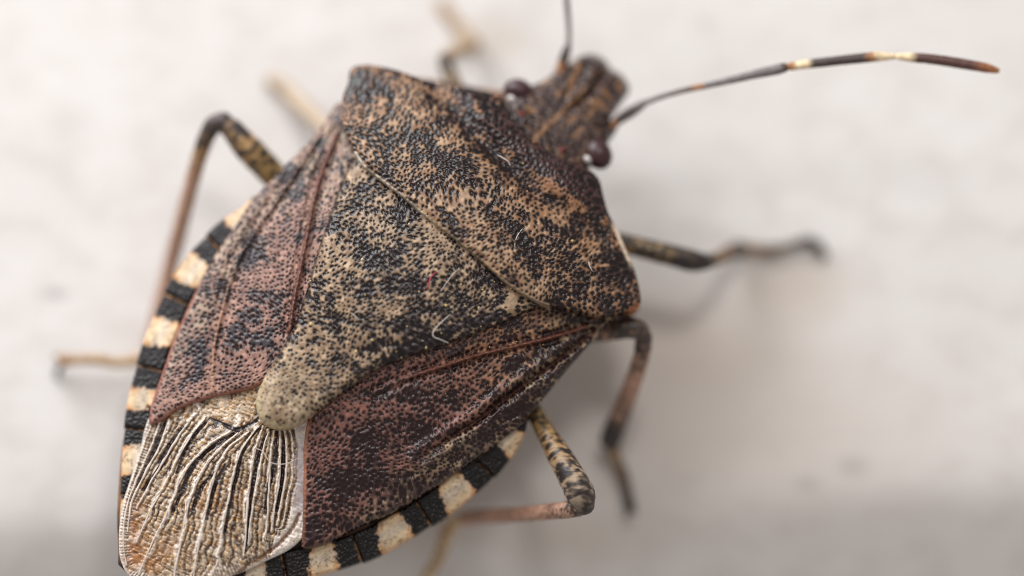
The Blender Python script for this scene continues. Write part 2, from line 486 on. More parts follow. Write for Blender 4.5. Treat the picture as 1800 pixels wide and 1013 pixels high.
# ---- pronotum
P_PRON = [(612, 146), (616, 122), (636, 114), (664, 116), (700, 124), (740, 138), (790, 149), (830, 156), (866, 164), (884, 174),
          (893, 196), (905, 217), (924, 235), (945, 249), (965, 267), (990, 281), (1016, 288), (1038, 300), (1054, 317),
          (1061, 345), (1070, 375), (1086, 405), (1101, 440), (1114, 470), (1123, 502), (1127, 530), (1119, 545), (1097, 549),
          (1057, 555), (1013, 547), (963, 537), (939, 528), (895, 502), (852, 465), (815, 434), (791, 414), (748, 381), (704, 344),
          (640, 294), (624, 270), (610, 241), (600, 207), (603, 168)]
POLY_PRON = spline(P_PRON)
D_PRON = [(805, 294, 28, 16, 30, .55), (845, 374, 26, 14, 30, .5), (996, 300, 60, 26, 40, .75), (1030, 350, 34, 20, 60, .6),
          (1097, 478, 38, 30, 60, .7), (1080, 525, 40, 18, 10, .45), (640, 150, 30, 22, 0, .5), (690, 160, 26, 18, 0, .45),
          (850, 190, 60, 16, 25, .6), (880, 230, 46, 24, 50, .55), (760, 275, 34, 14, 20, .3), (730, 240, 30, 14, 20, .35),
          (900, 400, 20, 14, 30, .3), (930, 440, 40, 18, 30, .25), (1010, 480, 26, 14, 40, .3), (650, 225, 26, 12, 50, .3), (935, 262, 40, 14, 40, .5),
          (965, 325, 15, 10, 30, -1.6), (775, 354, 22, 14, 40, -.5), (855, 290, 26, 12, 20, -.5), (840, 190, 12, 7, 60, -1.4), (940, 360, 36, 10, 30, -.5),
          (1016, 358, 16, 8, 30, -1.2), (1040, 430, 16, 22, 80, -.7), (720, 180, 36, 12, 30, -.45), (770, 165, 40, 8, 10, -.6), (690, 215, 20, 14, 0, -.5),
          (980, 380, 30, 12, 30, -.4), (1094, 425, 8, 26, -20, -1.0), (720, 290, 40, 22, 40, -.25), (800, 250, 24, 10, 20, -.5), (1085, 495, 12, 10, 0, -.4), (940, 245, 6, 5, 0, -1.2)]
def f_pron(px, py, t, c, d):
    ant = 1 - sst(0, 125, t + 0.10 * np.abs(c))            # smoother, browner front
    n = clot(px, py, 11, 22, 1.2, 0.9, 36)
    streak = 0.0
    dk = 0.38 + 0.34 * ant - 0.16 * (1 - sst(-260, -120, c)) + 1.2 * blobs(px, py, D_PRON) + (n - 0.5) * 2.2 + (clot(px, py, 12, 7) - .5) * 1.3 + 0.10 * streak
    dark = sst(0.30, 0.78, dk)
    lc = mix(np.broadcast_to(srgb(192, 156, 124), px.shape + (3,)), np.broadcast_to(srgb(160, 104, 72), px.shape + (3,)), np.clip(ant + 0.5 * sst(200, 320, np.abs(c)), 0, 1))
    dcol = mix(np.broadcast_to(srgb(70, 52, 47), px.shape + (3,)), np.broadcast_to(srgb(72, 46, 43), px.shape + (3,)), ant)
    h, col = cuticle(px, py, dark, lc, dcol, 9.0, 3, 3.3, 2.5, pit_amt=(1 - 0.1 * ant) * (0.62 + 0.38 * sst(-.2, .25, dk)) * sst(-1.25, -.75, dk))
    # smooth spots: no pits
    # pale front edge and rim of the posterior margin
    rear, par, dd, _ = line_field(px, py, [(624, 270), (640, 294), (704, 344), (748, 381), (791, 414), (815, 434), (852, 465), (895, 502), (939, 528), (963, 537)], 4.0)
    rimc = mix(np.broadcast_to(srgb(222, 208, 186), px.shape + (3,)), np.broadcast_to(srgb(168, 146, 120), px.shape + (3,)), sst(.25, .5, par))
    col[:, :3] = mix(col[:, :3], rimc, np.clip(1.1 * (1 - sst(2.0, 5.0, dd)) * (0.45 + 0.55 * sst(.35, .5, vnoise(par * 14, par * 0 + 3, 2))), 0, 1))
    lat, par2, dl, _ = line_field(px, py, [(1061, 345), (1070, 375), (1086, 405), (1101, 440), (1114, 470), (1120, 495)], 5)
    col[:, :3] = mix(col[:, :3], np.broadcast_to(srgb(232, 212, 186), px.shape + (3,)), (1 - sst(4, 8, dl)) * sst(.25, .4, par2) * (1 - sst(.7, .9, par2)))
    hum, _, dh, _ = line_field(px, py, [(1125, 540), (1110, 549)], 8)
    col[:, :3] = mix(col[:, :3], np.broadcast_to(srgb(150, 92, 50), px.shape + (3,)), (1 - sst(5, 10, dh)))
    z = base(t, c) + 0.030 + h / PPU
    # fore margin dips, callus hollows behind the head
    z += 0.02 * (blobs(px, py, [(860, 215, 40, 26, 40, 1), (1000, 330, 40, 26, 40, 1)]) * 0.5)
    z -= 0.018 * np.exp(-((t - 70 + 0.0003 * c * c) / 22) ** 2) * (1 - sst(180, 260, np.abs(c)))
    z -= edge_round(d, 16) / PPU * 0.9
    z += 0.006 * np.exp(-(d / 4.0) ** 2)
    return z, col
plate('pronotum', POLY_PRON, f_pron, M_SHELL, bug, skirt=0.07)

# ---- scutellum
P_SCUT = [(640, 268), (612, 296), (603, 318), (591, 346), (578, 385), (561, 433), (544, 494), (526, 550), (514, 580), (478, 641), (457, 680), (450, 710),
          (459, 740), (483, 754), (510, 753), (541, 738), (581, 708), (610, 688), (655, 655), (705, 633), (755, 616), (823, 592), (890, 566), (940, 541),
          (956, 526), (900, 480), (820, 415), (720, 330)]
POLY_SCUT = spline(P_SCUT)
D_SCUT = [(711, 374, 34, 16, 40, .6), (660, 455, 20, 26, 10, .55), (721, 502, 30, 20, 10, .65), (634, 502, 24, 16, 10, .5), (775, 441, 30, 12, 35, .4),
          (870, 500, 36, 14, 40, .6), (704, 565, 30, 16, 20, .4), (850, 560, 60, 10, -18, .5), (740, 610, 70, 9, -18, .65), (590, 570, 18, 12, 0, .45), (615, 640, 20, 12, -30, .3),
          (660, 600, 20, 14, 0, .3), (800, 530, 26, 14, 0, .35), (590, 380, 14, 40, 15, .3), (620, 330, 22, 10, 20, .45), (700, 440, 14, 18, 0, .3), (560, 500, 8, 16, 10, .25),
          (765, 411, 26, 18, 35, -1.1), (828, 461, 14, 9, 35, -1.0), (691, 352, 16, 10, 40, -.8), (622, 306, 15, 9, -35, -2.0), (899, 530, 8, 17, 8, -2.2),
          (690, 540, 22, 12, 0, -.4), (590, 450, 40, 40, 0, -.3), (500, 700, 60, 50, 0, -.55), (540, 640, 40, 30, 0, -.15), (800, 590, 16, 8, 0, -.4), (745, 560, 14, 8, 0, -.4), (600, 530, 14, 14, 0, -.3)]
def f_scut(px, py, t, c, d):
    tip = sst(520, 660, t)
    n = clot(px, py, 21, 20, 1.1, 0.9, 36)
    dk = 0.37 + 0.08 * tip + 1.25 * blobs(px, py, D_SCUT) + (n - 0.5) * 2.0 * (1 - 0.45 * tip) + (clot(px, py, 22, 7 - 2 * 0) - .5) * (1.4 + 0.9 * tip)
    dark = sst(0.30, 0.80, dk) * (1 - 0.55 * tip * (1 - sst(20, 70, d) * 0.5))
    lc = mix(np.broadcast_to(srgb(198, 168, 138), px.shape + (3,)), np.broadcast_to(srgb(204, 180, 150), px.shape + (3,)), tip)
    fle = tip * sst(14, 40, d) * sst(.46, .62, clot(px, py, 27, 6)) * (0.35 + 0.65 * sst(.4, .6, clot(px, py, 28, 26)))
    lc = mix(lc, np.broadcast_to(srgb(98, 82, 66), px.shape + (3,)), fle * 0.85)
    dcol = mix(np.broadcast_to(srgb(64, 54, 54), px.shape + (3,)), np.broadcast_to(srgb(110, 98, 84), px.shape + (3,)), tip * 0.8)
    spot = np.clip(blobs(px, py, [(622, 306, 11, 6, -35, 1.6), (899, 530, 6, 14, 8, 1.6)]), 0, 1)
    h, col = cuticle(px, py, dark, lc, dcol, 9.2, 9, 3.25, 2.4, mid=srgb(134, 106, 82), mid_amt=0.7, pit_amt=(1 - 0.42 * tip) * (1 - spot) * (0.62 + 0.38 * sst(-.2, .25, dk)) * np.maximum(sst(-1.1, -.6, dk), 0.8 * tip))
    # smooth pale rim round the tip
    rim = (1 - sst(4, 12, d)) * sst(610, 680, t)
    col[:, :3] = mix(col[:, :3], np.broadcast_to(srgb(216, 198, 158), px.shape + (3,)), rim * 0.7)
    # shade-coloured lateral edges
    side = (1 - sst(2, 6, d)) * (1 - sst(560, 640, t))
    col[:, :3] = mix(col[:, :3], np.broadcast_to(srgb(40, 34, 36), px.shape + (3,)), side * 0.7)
    z = base(t, c) - 0.002 + h / PPU
    z += 0.010 * np.exp(-((t - 330) / 120) ** 2) * np.exp(-(c / 120) ** 2)
    z += 0.012 * tip
    z -= edge_round(d, 18 + 8 * tip) / PPU * 0.85
    return z, col
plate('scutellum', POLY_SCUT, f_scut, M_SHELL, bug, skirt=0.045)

# ---- forewings: leathery corium
P_CR = [(960, 520), (930, 530), (880, 552), (815, 578), (750, 600), (700, 615), (650, 638), (606, 668), (585, 690), (556, 716), (543, 738), (538, 752), (534, 790), (534, 827), (533, 884), (531, 942),
        (530, 962), (538, 966), (575, 955), (632, 926), (684, 904), (748, 867), (800, 832), (849, 798), (878, 777), (904, 757), (922, 742),
        (934, 727), (961, 694), (999, 647), (1036, 606), (1072, 568), (1085, 545), (1050, 530), (1000, 520)]
POLY_CR = spline(P_CR)
D_CR = [(699, 695, 46, 14, 10, .6), (739, 768, 18, 32, 5, .65), (645, 770, 20, 26, -20, .55), (907, 641, 26, 18, 0, .6), (615, 847, 44, 24, 5, .7), (680, 840, 30, 14, 10, .35),
        (658, 815, 18, 14, 0, .4), (719, 800, 26, 12, 0, .4), (791, 757, 30, 12, -20, .45), (960, 600, 26, 16, -20, .5), (850, 690, 30, 14, -20, .4), (900, 720, 40, 18, -35, .5), (560, 760, 12, 10, 0, .3), (550, 930, 20, 22, 0, .35), (850, 770, 30, 12, -35, .5), (770, 845, 24, 10, -30, .35),
        (1010, 575, 30, 12, -20, .4), (605, 900, 30, 12, 0, .25), (780, 700, 24, 12, 0, .3),
        (964, 566, 24, 10, -20, -.9), (860, 655, 14, 10, 0, -.8), (890, 690, 20, 10, -30, -.5), (800, 665, 22, 10, 0, -.45), (860, 755, 34, 8, -35, -.7), (910, 705, 14, 8, -35, -.9), (830, 800, 30, 10, -35, -.6),
        (730, 720, 20, 12, 0, -.35), (590, 790, 24, 20, 0, -.35), (560, 890, 20, 14, 0, -.3), (700, 880, 40, 10, -30, -.45)]
CLAV_R = [(1030, 574), (975, 592), (923, 605), (839, 625), (789, 641), (722, 662), (660, 690)]
RAD_R = [(1046, 580), (1000, 618), (933, 668), (890, 700), (840, 738), (789, 772), (740, 805)]
def f_cr(px, py, t, c, d):
    n = clot(px, py, 31, 21, 1.0, 1.0, -20)
    dk = 0.30 + 1.25 * blobs(px, py, D_CR) + (n - 0.5) * 1.9 + (clot(px, py, 32, 7) - .5) * 1.1
    dark = sst(0.34, 0.84, dk)
    upper = np.clip(1 - sst(0, 1, (c - 60) / 200) * 0 - sst(250, 480, t), 0, 1)
    outer = sst(0, 60, 76 - 0 * d) * (1 - sst(35, 75, d)) * sst(200, 260, c)
    lc = mix(np.broadcast_to(srgb(156, 106, 94), px.shape + (3,)), np.broadcast_to(srgb(186, 138, 100), px.shape + (3,)), upper)
    lc = mix(lc, np.broadcast_to(srgb(176, 152, 122), px.shape + (3,)), outer)
    dark = np.maximum(dark, outer * 0.8 * sst(.44, .6, clot(px, py, 35, 16)))
    h, col = cuticle(px, py, dark, lc, srgb(62, 46, 46), 9.0, 15, 3.15, 2.6, mid=srgb(112, 76, 68), pit_col=PITW, pit_amt=0.7 + 0.3 * sst(-.4, .2, dk))
    l1, p1, d1, _ = line_field(px, py, CLAV_R, 4)
    l2, p2, d2, s2 = line_field(px, py, RAD_R, 5)
    col[:, :3] = mix(col[:, :3], np.broadcast_to(srgb(104, 62, 48), px.shape + (3,)), (1 - sst(2, 5, d1)) * (1 - sst(.7, .95, p1)) * 0.9)
    col[:, :3] = mix(col[:, :3], np.broadcast_to(srgb(70, 40, 34), px.shape + (3,)), (1 - sst(1.5, 4, d2)) * 0.8 * (1 - sst(.75, 1, p2)))
    ap = (1 - sst(3, 7, d)) * sst(560, 640, t) * (1 - sst(90, 230, c))
    col[:, :3] = mix(col[:, :3], np.broadcast_to(srgb(176, 118, 92), px.shape + (3,)), ap * 0.8)
    z = base(t, c) - 0.026 + h / PPU
    z += 0.010 * l1 * (1 - sst(.6, 1, p1)) - 0.010 * np.exp(-((d1 - 8) / 5) ** 2) * 0.6
    z -= 0.012 * np.exp(-(d2 / 5) ** 2) * (1 - sst(.7, 1, p2))
    z += 0.010 * np.exp(-((d2 - 14) / 10) ** 2)
    z -= edge_round(d, 12) / PPU * 0.9
    return z, col
P_CL = [(640, 270), (620, 290), (606, 330), (590, 380), (573, 435), (556, 495), (538, 552), (524, 590), (490, 646), (466, 672), (450, 680), (443, 683), (417, 690), (374, 699), (330, 713), (309, 722),
        (287, 738), (266, 748), (262, 738), (266, 711), (287, 650), (304, 602), (326, 550), (352, 494), (374, 455), (395, 424), (415, 396), (435, 363), (452, 342), (472, 322),
        (505, 287), (540, 252), (568, 218), (585, 190), (600, 180), (615, 200)]
POLY_CL = spline(P_CL)
D_CL = [(478, 533, 26, 34, 20, .55), (426, 598, 36, 16, 10, .6), (352, 620, 18, 44, 10, .6), (461, 433, 30, 18, -40, .45), (426, 463, 24, 16, -40, .4), (526, 337, 16, 26, 20, .5), (395, 515, 22, 20, 0, .4),
        (500, 400, 22, 18, 0, .3), (470, 590, 20, 20, 0, .35), (320, 690, 16, 18, 0, .3), (560, 250, 12, 24, 20, .4), (500, 300, 16, 20, 40, .4), (440, 560, 20, 10, 0, .4), (405, 660, 16, 10, 0, .3),
        (440, 650, 40, 26, 0, -.4), (480, 480, 30, 20, 0, -.3), (390, 560, 16, 14, 0, -.5), (480, 370, 16, 30, 30, -.5), (370, 680, 10, 20, 0, -.5), (540, 290, 8, 20, 20, -.6), (340, 560, 10, 30, 20, -.4), (510, 430, 14, 20, 0, -.2)]
CLAV_L = [(592, 236), (570, 290), (553, 346), (543, 395), (534, 442), (517, 528), (509, 582)]
RAD_L = [(560, 240), (520, 300), (480, 360), (440, 420), (412, 470), (392, 540), (376, 610), (372, 690)]
def f_cl(px, py, t, c, d):
    n = clot(px, py, 41, 20, 1.0, 1.0, 60)
    dk = 0.27 + 1.2 * blobs(px, py, D_CL) + (n - 0.5) * 1.9 + (clot(px, py, 42, 7) - .5) * 1.1
    dark = sst(0.36, 0.86, dk)
    outer = (1 - sst(25, 70, d)) * (1 - sst(-215, -160, c))
    up = 1 - sst(220, 420, t)
    lc = mix(np.broadcast_to(srgb(184, 142, 126), px.shape + (3,)), np.broadcast_to(srgb(184, 144, 124), px.shape + (3,)), up)  # paler and greyer than the other wing: the sky sheen is painted in
    lc = mix(lc, np.broadcast_to(srgb(196, 172, 150), px.shape + (3,)), outer * 0.8)
    h, col = cuticle(px, py, dark, lc, srgb(72, 67, 72), 8.8, 23, 2.55, 2.0, mid=srgb(140, 104, 96), mid_amt=0.7, rough_l=0.38, rough_d=0.32, pit_col=PITW, pit_amt=0.7 + 0.3 * sst(-.5, .1, dk))
    l1, p1, d1, _ = line_field(px, py, CLAV_L, 4)
    l2, p2, d2, _ = line_field(px, py, RAD_L, 5)
    col[:, :3] = mix(col[:, :3], np.broadcast_to(srgb(112, 74, 64), px.shape + (3,)), (1 - sst(2, 5, d1)) * 0.9)
    col[:, :3] = mix(col[:, :3], np.broadcast_to(srgb(186, 140, 110), px.shape + (3,)), (1 - sst(1, 3, d2)) * 0.6 * sst(.55, .75, p2))
    ap = (1 - sst(3, 7, d)) * sst(560, 640, t)
    col[:, :3] = mix(col[:, :3], np.broadcast_to(srgb(150, 96, 84), px.shape + (3,)), ap * 0.8)
    z = base(t, c) - 0.026 + h / PPU
    z += 0.010 * l1 - 0.006 * np.exp(-((d1 - 8) / 5) ** 2)
    z += 0.005 * l2 * (1 - sst(.6, .9, p2)) - 0.006 * np.exp(-((d2 - 9) / 6) ** 2)
    z -= edge_round(d, 12) / PPU * 0.9
    return z, col
wing_r = plate('forewing', POLY_CR, f_cr, M_SHELL, bug, skirt=0.02)
wing_l = plate('forewing', POLY_CL, f_cl, M_SHELL, bug, skirt=0.02)
wing_r['label'] = 'dark reddish brown forewing beside the long antenna'
wing_l['label'] = 'greyish pink brown forewing with a pale sheen'

# ---- wing membrane with its veins
Z5 = lambda L: [(200 + x * 0.3683, 640 + y * 0.3683) for x, y in L]
VEINS = [Z5(v) for v in (
    [(225, 265), (180, 390), (105, 560), (60, 700), (45, 850), (60, 960)],
    [(262, 270), (215, 400), (150, 520), (85, 660), (66, 800)],
    [(395, 235), (330, 310), (270, 410), (190, 540), (110, 690)],
    [(435, 262), (370, 340), (310, 440), (250, 560), (175, 700), (110, 850)],
    [(560, 320), (470, 375), (370, 470), (310, 570), (265, 690), (170, 880), (120, 1000)],
    [(590, 330), (490, 420), (420, 520), (360, 650), (330, 800), (290, 1005), (275, 1080)],
    [(640, 330), (540, 410), (485, 520), (450, 650), (420, 790), (385, 980), (370, 1080)],
    [(690, 300), (610, 410), (570, 530), (550, 640), (515, 800), (490, 960), (440, 1040)],
    [(712, 300), (672, 420), (650, 560), (635, 700), (630, 820), (618, 910)],
    [(740, 315), (715, 400), (690, 520), (660, 700), (640, 860)],
    [(765, 318), (748, 440), (742, 560), (735, 700), (722, 840)],
    [(790, 318), (795, 440), (785, 580), (765, 700), (750, 800)],
    [(815, 315), (825, 420), (820, 540), (800, 660), (778, 770)])]
GRO = [Z5(v) for v in (
    [(245, 275), (200, 395), (110, 590)], [(455, 265), (395, 330), (340, 420), (300, 520)],
    [(600, 318), (500, 378), (420, 440), (360, 520), (310, 640), (282, 705)], [(480, 520), (410, 600), (370, 720)],
    [(530, 480), (480, 590), (445, 740)], [(690, 310), (620, 400), (585, 540), (560, 640), (530, 800)],
    [(735, 330), (690, 440), (665, 570), (655, 640)], [(655, 650), (640, 780), (625, 900)], [(775, 330), (770, 460), (735, 600), (725, 720)],
    [(812, 345), (808, 460), (800, 580), (775, 700)], [(285, 380), (230, 480), (140, 600)], [(330, 300), (280, 370), (220, 470)],
    [(460, 258), (520, 285), (580, 312), (650, 290), (690, 262)])]
P_MEM = [(262, 735), (300, 700), (380, 680), (450, 660), (520, 700), (555, 730), (552, 800), (550, 880), (545, 930), (528, 950), (505, 968), (470, 985), (430, 1004), (380, 1024), (320, 1036), (262, 1034),
         (228, 1014), (212, 985), (209, 950), (211, 915), (217, 880), (230, 840), (246, 790)]
POLY_MEM = spline(P_MEM)
def f_mem(px, py, t, c, d):
    w1 = fbm(px / 4.2, py / 6.5, 51, 3, 0.6)
    # fine crinkle running roughly across the veins
    u = px * 0.93 + py * 0.36; v = -px * 0.36 + py * 0.93
    w2 = 1 - np.abs(2 * vnoise(u / 9.0 + 3 * w1, v / 3.2, 55) - 1)
    h = (w1 - 0.5) * 3.0 + (w2 - 0.5) * 2.6
    g = fbm(px / 22, py / 22, 53, 3)
    tone = 1 - np.clip(0.25 + 0.9 * (w1 - 0.3), 0, 1)
    col = mix(np.broadcast_to(srgb(202, 158, 106), px.shape + (3,)), np.broadcast_to(srgb(92, 62, 36), px.shape + (3,)), sst(.3, .75, tone))
    col = mix(col, np.broadcast_to(srgb(226, 208, 184), px.shape + (3,)), sst(.5, .75, w2) * 0.6)
    amber = blobs(px, py, [(245, 975, 32, 34, 0, .9), (235, 900, 20, 40, 0, .5), (400, 880, 60, 30, 0, .3), (300, 960, 40, 20, 0, .3)])
    col = mix(col, np.broadcast_to(srgb(170, 108, 52), px.shape + (3,)), np.clip(amber * g * 2.2, 0, .9))
    gd = np.full(px.shape, 1e9); gp = np.zeros(px.shape)
    for v_ in GRO:
        _, par, dd, _ = line_field(px, py, v_, 3)
        dd = dd / (0.6 + 0.95 * np.sin(np.clip(par, 0.04, 0.9) * math.pi) ** 0.6)
        gd = np.minimum(gd, dd)
    # pleats fanning between the veins
    SD = []
    vd = np.full(px.shape, 1e9)
    for v_ in VEINS:
        _, par, dd, sg_ = line_field(px, py, v_, 3)
        SD.append(-sg_ * dd); vd = np.minimum(vd, dd)
    SD = np.array(SD); nv = len(VEINS)
    ix = np.clip((SD > 0).sum(0) - 1, 0, nv - 2); ar = np.arange(px.size)
    s0 = SD[ix, ar]; s1 = SD[ix + 1, ar]
    wv = np.clip(s0 - s1, 4, 60)
    fr = ix + np.clip(s0 / wv, -2, 3) + (w1 - .5) * 0.12 + (g - .5) * 0.5
    two = sst(9, 14, wv); three = sst(20, 28, wv)
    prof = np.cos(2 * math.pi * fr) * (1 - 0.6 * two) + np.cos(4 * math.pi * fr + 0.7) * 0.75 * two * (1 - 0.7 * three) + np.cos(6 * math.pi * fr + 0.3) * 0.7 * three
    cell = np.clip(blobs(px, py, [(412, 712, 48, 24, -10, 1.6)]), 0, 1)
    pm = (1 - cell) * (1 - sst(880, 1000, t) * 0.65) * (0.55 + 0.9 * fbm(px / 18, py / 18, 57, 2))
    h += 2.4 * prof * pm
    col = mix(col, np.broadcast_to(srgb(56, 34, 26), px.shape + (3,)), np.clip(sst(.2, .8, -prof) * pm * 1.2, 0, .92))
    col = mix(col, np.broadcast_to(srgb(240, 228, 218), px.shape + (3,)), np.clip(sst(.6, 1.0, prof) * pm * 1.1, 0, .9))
    h += -3.0 * np.exp(-(gd / 2.6) ** 2) + 1.5 * np.exp(-(vd / 4) ** 2)
    col = mix(col, np.broadcast_to(srgb(34, 18, 24), px.shape + (3,)), (1 - sst(1.8, 3.4, gd + (w1 - .5) * 1.5)) * 0.97)
    # combed margin: fine pale wrinkles square to the edge
    ed, _, _, par, _ = seg_dist(px, py, POLY_MEM, True)
    comb = 0.5 + 0.5 * np.sin(par * 2 * math.pi * 210 + 9 * vnoise(par * 120, par * 0, 6))
    band = (1 - sst(12, 30, d + 16 * (g - .5))) * sst(800, 860, t) * (0.3 + 0.7 * sst(.35, .6, vnoise(px / 16, py / 16, 59)))
    h += band * (comb - 0.5) * 2.4
    col = mix(col, mix(np.broadcast_to(srgb(120, 92, 70), px.shape + (3,)), np.broadcast_to(srgb(232, 218, 204), px.shape + (3,)), comb), band * 0.6)
    rim = (1 - sst(2, 6, d))
    col = mix(col, np.broadcast_to(srgb(232, 222, 212), px.shape + (3,)), rim * 0.7)
    # grey translucent strip beside the right forewing
    st = sst(514, 526, px + 14 * (g - .5) + 6 * (w1 - .5)) * sst(735, 780, py) * (1 - sst(880, 930, py))
    col = mix(col, np.broadcast_to(srgb(168, 158, 162), px.shape + (3,)), st * 0.75)
    h = h * (1 - 0.6 * st)
    # fold line near the free edge
    _, par, dd, _ = line_field(px, py, [(405, 1018), (440, 992), (480, 965), (510, 935), (526, 905)], 4)
    h += -4.0 * np.exp(-(dd / 3.5) ** 2)
    col = mix(col, np.broadcast_to(srgb(120, 78, 44), px.shape + (3,)), (1 - sst(2, 5, dd)) * 0.8)
    z = base(t, c) - 0.050 + h / PPU
    z += 0.018 * np.exp(-((px - 400) / 90) ** 2) * sst(690, 800, py)
    z -= edge_round(d, 8) / PPU * 0.6
    rough = 0.22 + 0.12 * g
    return z, np.concatenate([col, rough[..., None]], -1)
mem = plate('wing_membrane', POLY_MEM, f_mem, M_MEMB, bug, skirt=0.012, step=1.5)
mem['label'] = 'crinkled golden wing membrane with pale raised veins'
def vein_col(u, th, U):
    c = np.broadcast_to(srgb(228, 212, 198), u.shape + (3,)) * (0.78 + 0.4 * vnoise(U / 9, th * 0.5, 4))[:, None]
    return np.concatenate([c, np.full(u.shape + (1,), 0.33)], 1)
for v_ in VEINS:
    s = spline(v_, False, 8)
    t_, c_ = tc(s[:, 0], s[:, 1])
    z_ = base(t_, c_) - 0.046 + 0.018 * np.exp(-((s[:, 0] - 400) / 90) ** 2) * sst(690, 800, s[:, 1])
    n_ = len(s); k_ = np.linspace(0, 1, n_)
    s = s + ((np.stack([vnoise(k_ * 16, k_ * 0 + v_[0][0], 4), vnoise(k_ * 16, k_ * 0 + v_[0][1], 5)], 1) - .5) * 1.6)
    r_ = 1.9 * (0.55 + 0.45 * np.sin(np.clip(k_, .06, .94) * math.pi)) * (0.65 + 0.7 * vnoise(k_ * 22, k_ * 0 + v_[0][0], 8))
    tube('vein', np.stack([s[:, 0], s[:, 1], z_, r_], 1), M_MEMB, mem, vein_col, nseg=8, step=3, flat=0.6)

# ---- banded side plates of the abdomen
def connexivum(edge, divs, inner_off, side):
    """edge: outer outline from front to tail, divs: arc positions of the segment joints with the pale bands between"""
    e = spline(edge, False, 2.0)
    cum = np.concatenate([[0], np.cumsum(np.hypot(*np.diff(e, axis=0).T))])
    T = np.gradient(e, axis=0); T /= np.linalg.norm(T, axis=1)[:, None]
    Nn = np.stack([-T[:, 1], T[:, 0]], 1) * side        # points to the body
    for (a, b_, p0, p1, light) in divs:
        m = (cum >= a) & (cum <= b_)
        o = e[m]; nn = Nn[m]; k = np.linspace(0, 1, len(o))
        bow = 2.5 * (1 - (2 * k - 1) ** 2) - 1.5 + 3.0 * (k ** 3)       # each plate bulges, its hind corner a small tooth
        outer = o - nn * bow[:, None]
        inner = (o + nn * inner_off)[::-1]
        poly = np.concatenate([outer, inner])
        mid0 = o[0]; tm = T[m]
        def f(px, py, t, c, d, e=e, cum=cum, a=a, b_=b_, p0=p0, p1=p1):
            de, nx, ny, par, _ = seg_dist(px, py, e, False)
            s = par * cum[-1] + (fbm(px / 7, py / 7, 61, 4) - 0.5) * 16 + de * 0.12
            inn = 0.0045 * np.clip(de, 0, 60) ** 2
            p0 = p0 + inn * 0.6; p1 = p1 - inn
            pale = sst(p0 - 2.5, p0 + 2.5, s) * (1 - sst(p1 - 2.5, p1 + 2.5, s))
            su = par * cum[-1]
            joint = (1 - sst(1.0, 4.0, su - a + (fbm(px / 5, py / 5, 66, 2) - .5) * 5)) * (0.35 + 0.65 * sst(.35, .55, vnoise(px / 9, py / 9, 68)))
            dp, rid = pits(px, py, 6.0, 71)
            pit = 1 - sst(1.2, 3.0, dp)
            dcol = np.broadcast_to(srgb(26, 21, 22), px.shape + (3,)) * (0.6 + 1.0 * (1 - pit))[:, None]
            pc = mix(np.broadcast_to(srgb(228, 200, 162), px.shape + (3,)), np.broadcast_to(srgb(212, 150, 92), px.shape + (3,)), np.clip((1 - sst(2, 9, np.minimum(np.abs(s - p0), np.abs(s - p1)))) * 0.6 + (1 - sst(2, 6, d)) * 0.35, 0, 1))
            pc = mix(pc, np.broadcast_to(srgb(218, 206, 190), px.shape + (3,)), blobs(px, py, []) + sst(10, 24, d) * 0.6)
            pc = pc * (0.72 + 0.5 * fbm(px / 9, py / 9, 64, 3))[:, None]
            pc = mix(pc, np.broadcast_to(srgb(70, 48, 34), px.shape + (3,)), sst(.66, .76, fbm(px / 4, py / 4, 65, 2)) * 0.5)
            col = mix(dcol, pc, pale)
            col = mix(col, np.broadcast_to(srgb(186, 140, 100), px.shape + (3,)), np.clip(joint * 0.9, 0, 1))
            h = -2.6 * pit * (1 - pale) - 3.0 * (1 - sst(0, 5, su - a)) - edge_round(d, 7)
            z = base(t, c) - 0.060 + 0.02 * np.clip((60 - de) / 60, 0, 1) * 0 + h / PPU
            rough = 0.40 + 0.05 * pale
            return z, np.concatenate([col, rough[..., None]], -1)
        plate('connexivum_plate', poly, f, M_SHELL, bug, step=1.6, skirt=0.03, bottom=True)
EDGE_R = [(961, 690), (940, 720), (927, 742), (921, 763), (904, 795), (869, 838), (835, 867), (783, 908), (728, 942), (670, 974), (632, 990), (592, 1001), (546, 1013), (500, 1023), (450, 1032), (400, 1038), (350, 1042)]
def arc_at(edge, pts):
    e = spline(edge, False, 2.0)
    cum = np.concatenate([[0], np.cumsum(np.hypot(*np.diff(e, axis=0).T))])
    r = []
    for x, y in pts:
        i = np.argmin((e[:, 0] - x) ** 2 + (e[:, 1] - y) ** 2); r.append(cum[i])
    return r
JR = arc_at(EDGE_R, [(945, 712), (869, 838), (760, 924), (638, 989), (507, 1022), (400, 1038)])
BR = arc_at(EDGE_R, [(922, 760), (895, 806), (835, 868), (788, 904), (727, 943), (672, 973), (597, 1000), (544, 1013), (470, 1029), (430, 1035)])
connexivum(EDGE_R, [(JR[i], JR[i + 1], BR[2 * i], BR[2 * i + 1], 1) for i in range(5)], 52, 1)
EDGE_L = [(470, 322), (445, 345), (425, 366), (398, 384), (375, 402), (342, 436), (320, 466), (300, 494), (285, 522), (272, 555), (261, 582), (250, 610), (241, 640), (234, 668), (228, 695), (222, 728), (219, 752), (216, 800), (214, 850), (212, 900), (213, 960)]
JL = arc_at(EDGE_L, [(448, 342), (362, 414), (289, 514), (240, 640), (220, 752), (213, 868), (213, 958)])
BL = arc_at(EDGE_L, [(440, 350), (392, 388), (336, 444), (303, 489), (272, 556), (252, 604), (231, 680), (224, 720), (218, 785), (215, 838), (213, 876), (213, 975)])
connexivum(EDGE_L, [(JL[i], JL[i + 1], BL[2 * i], BL[2 * i + 1], 1) for i in range(6)], 48, -1)

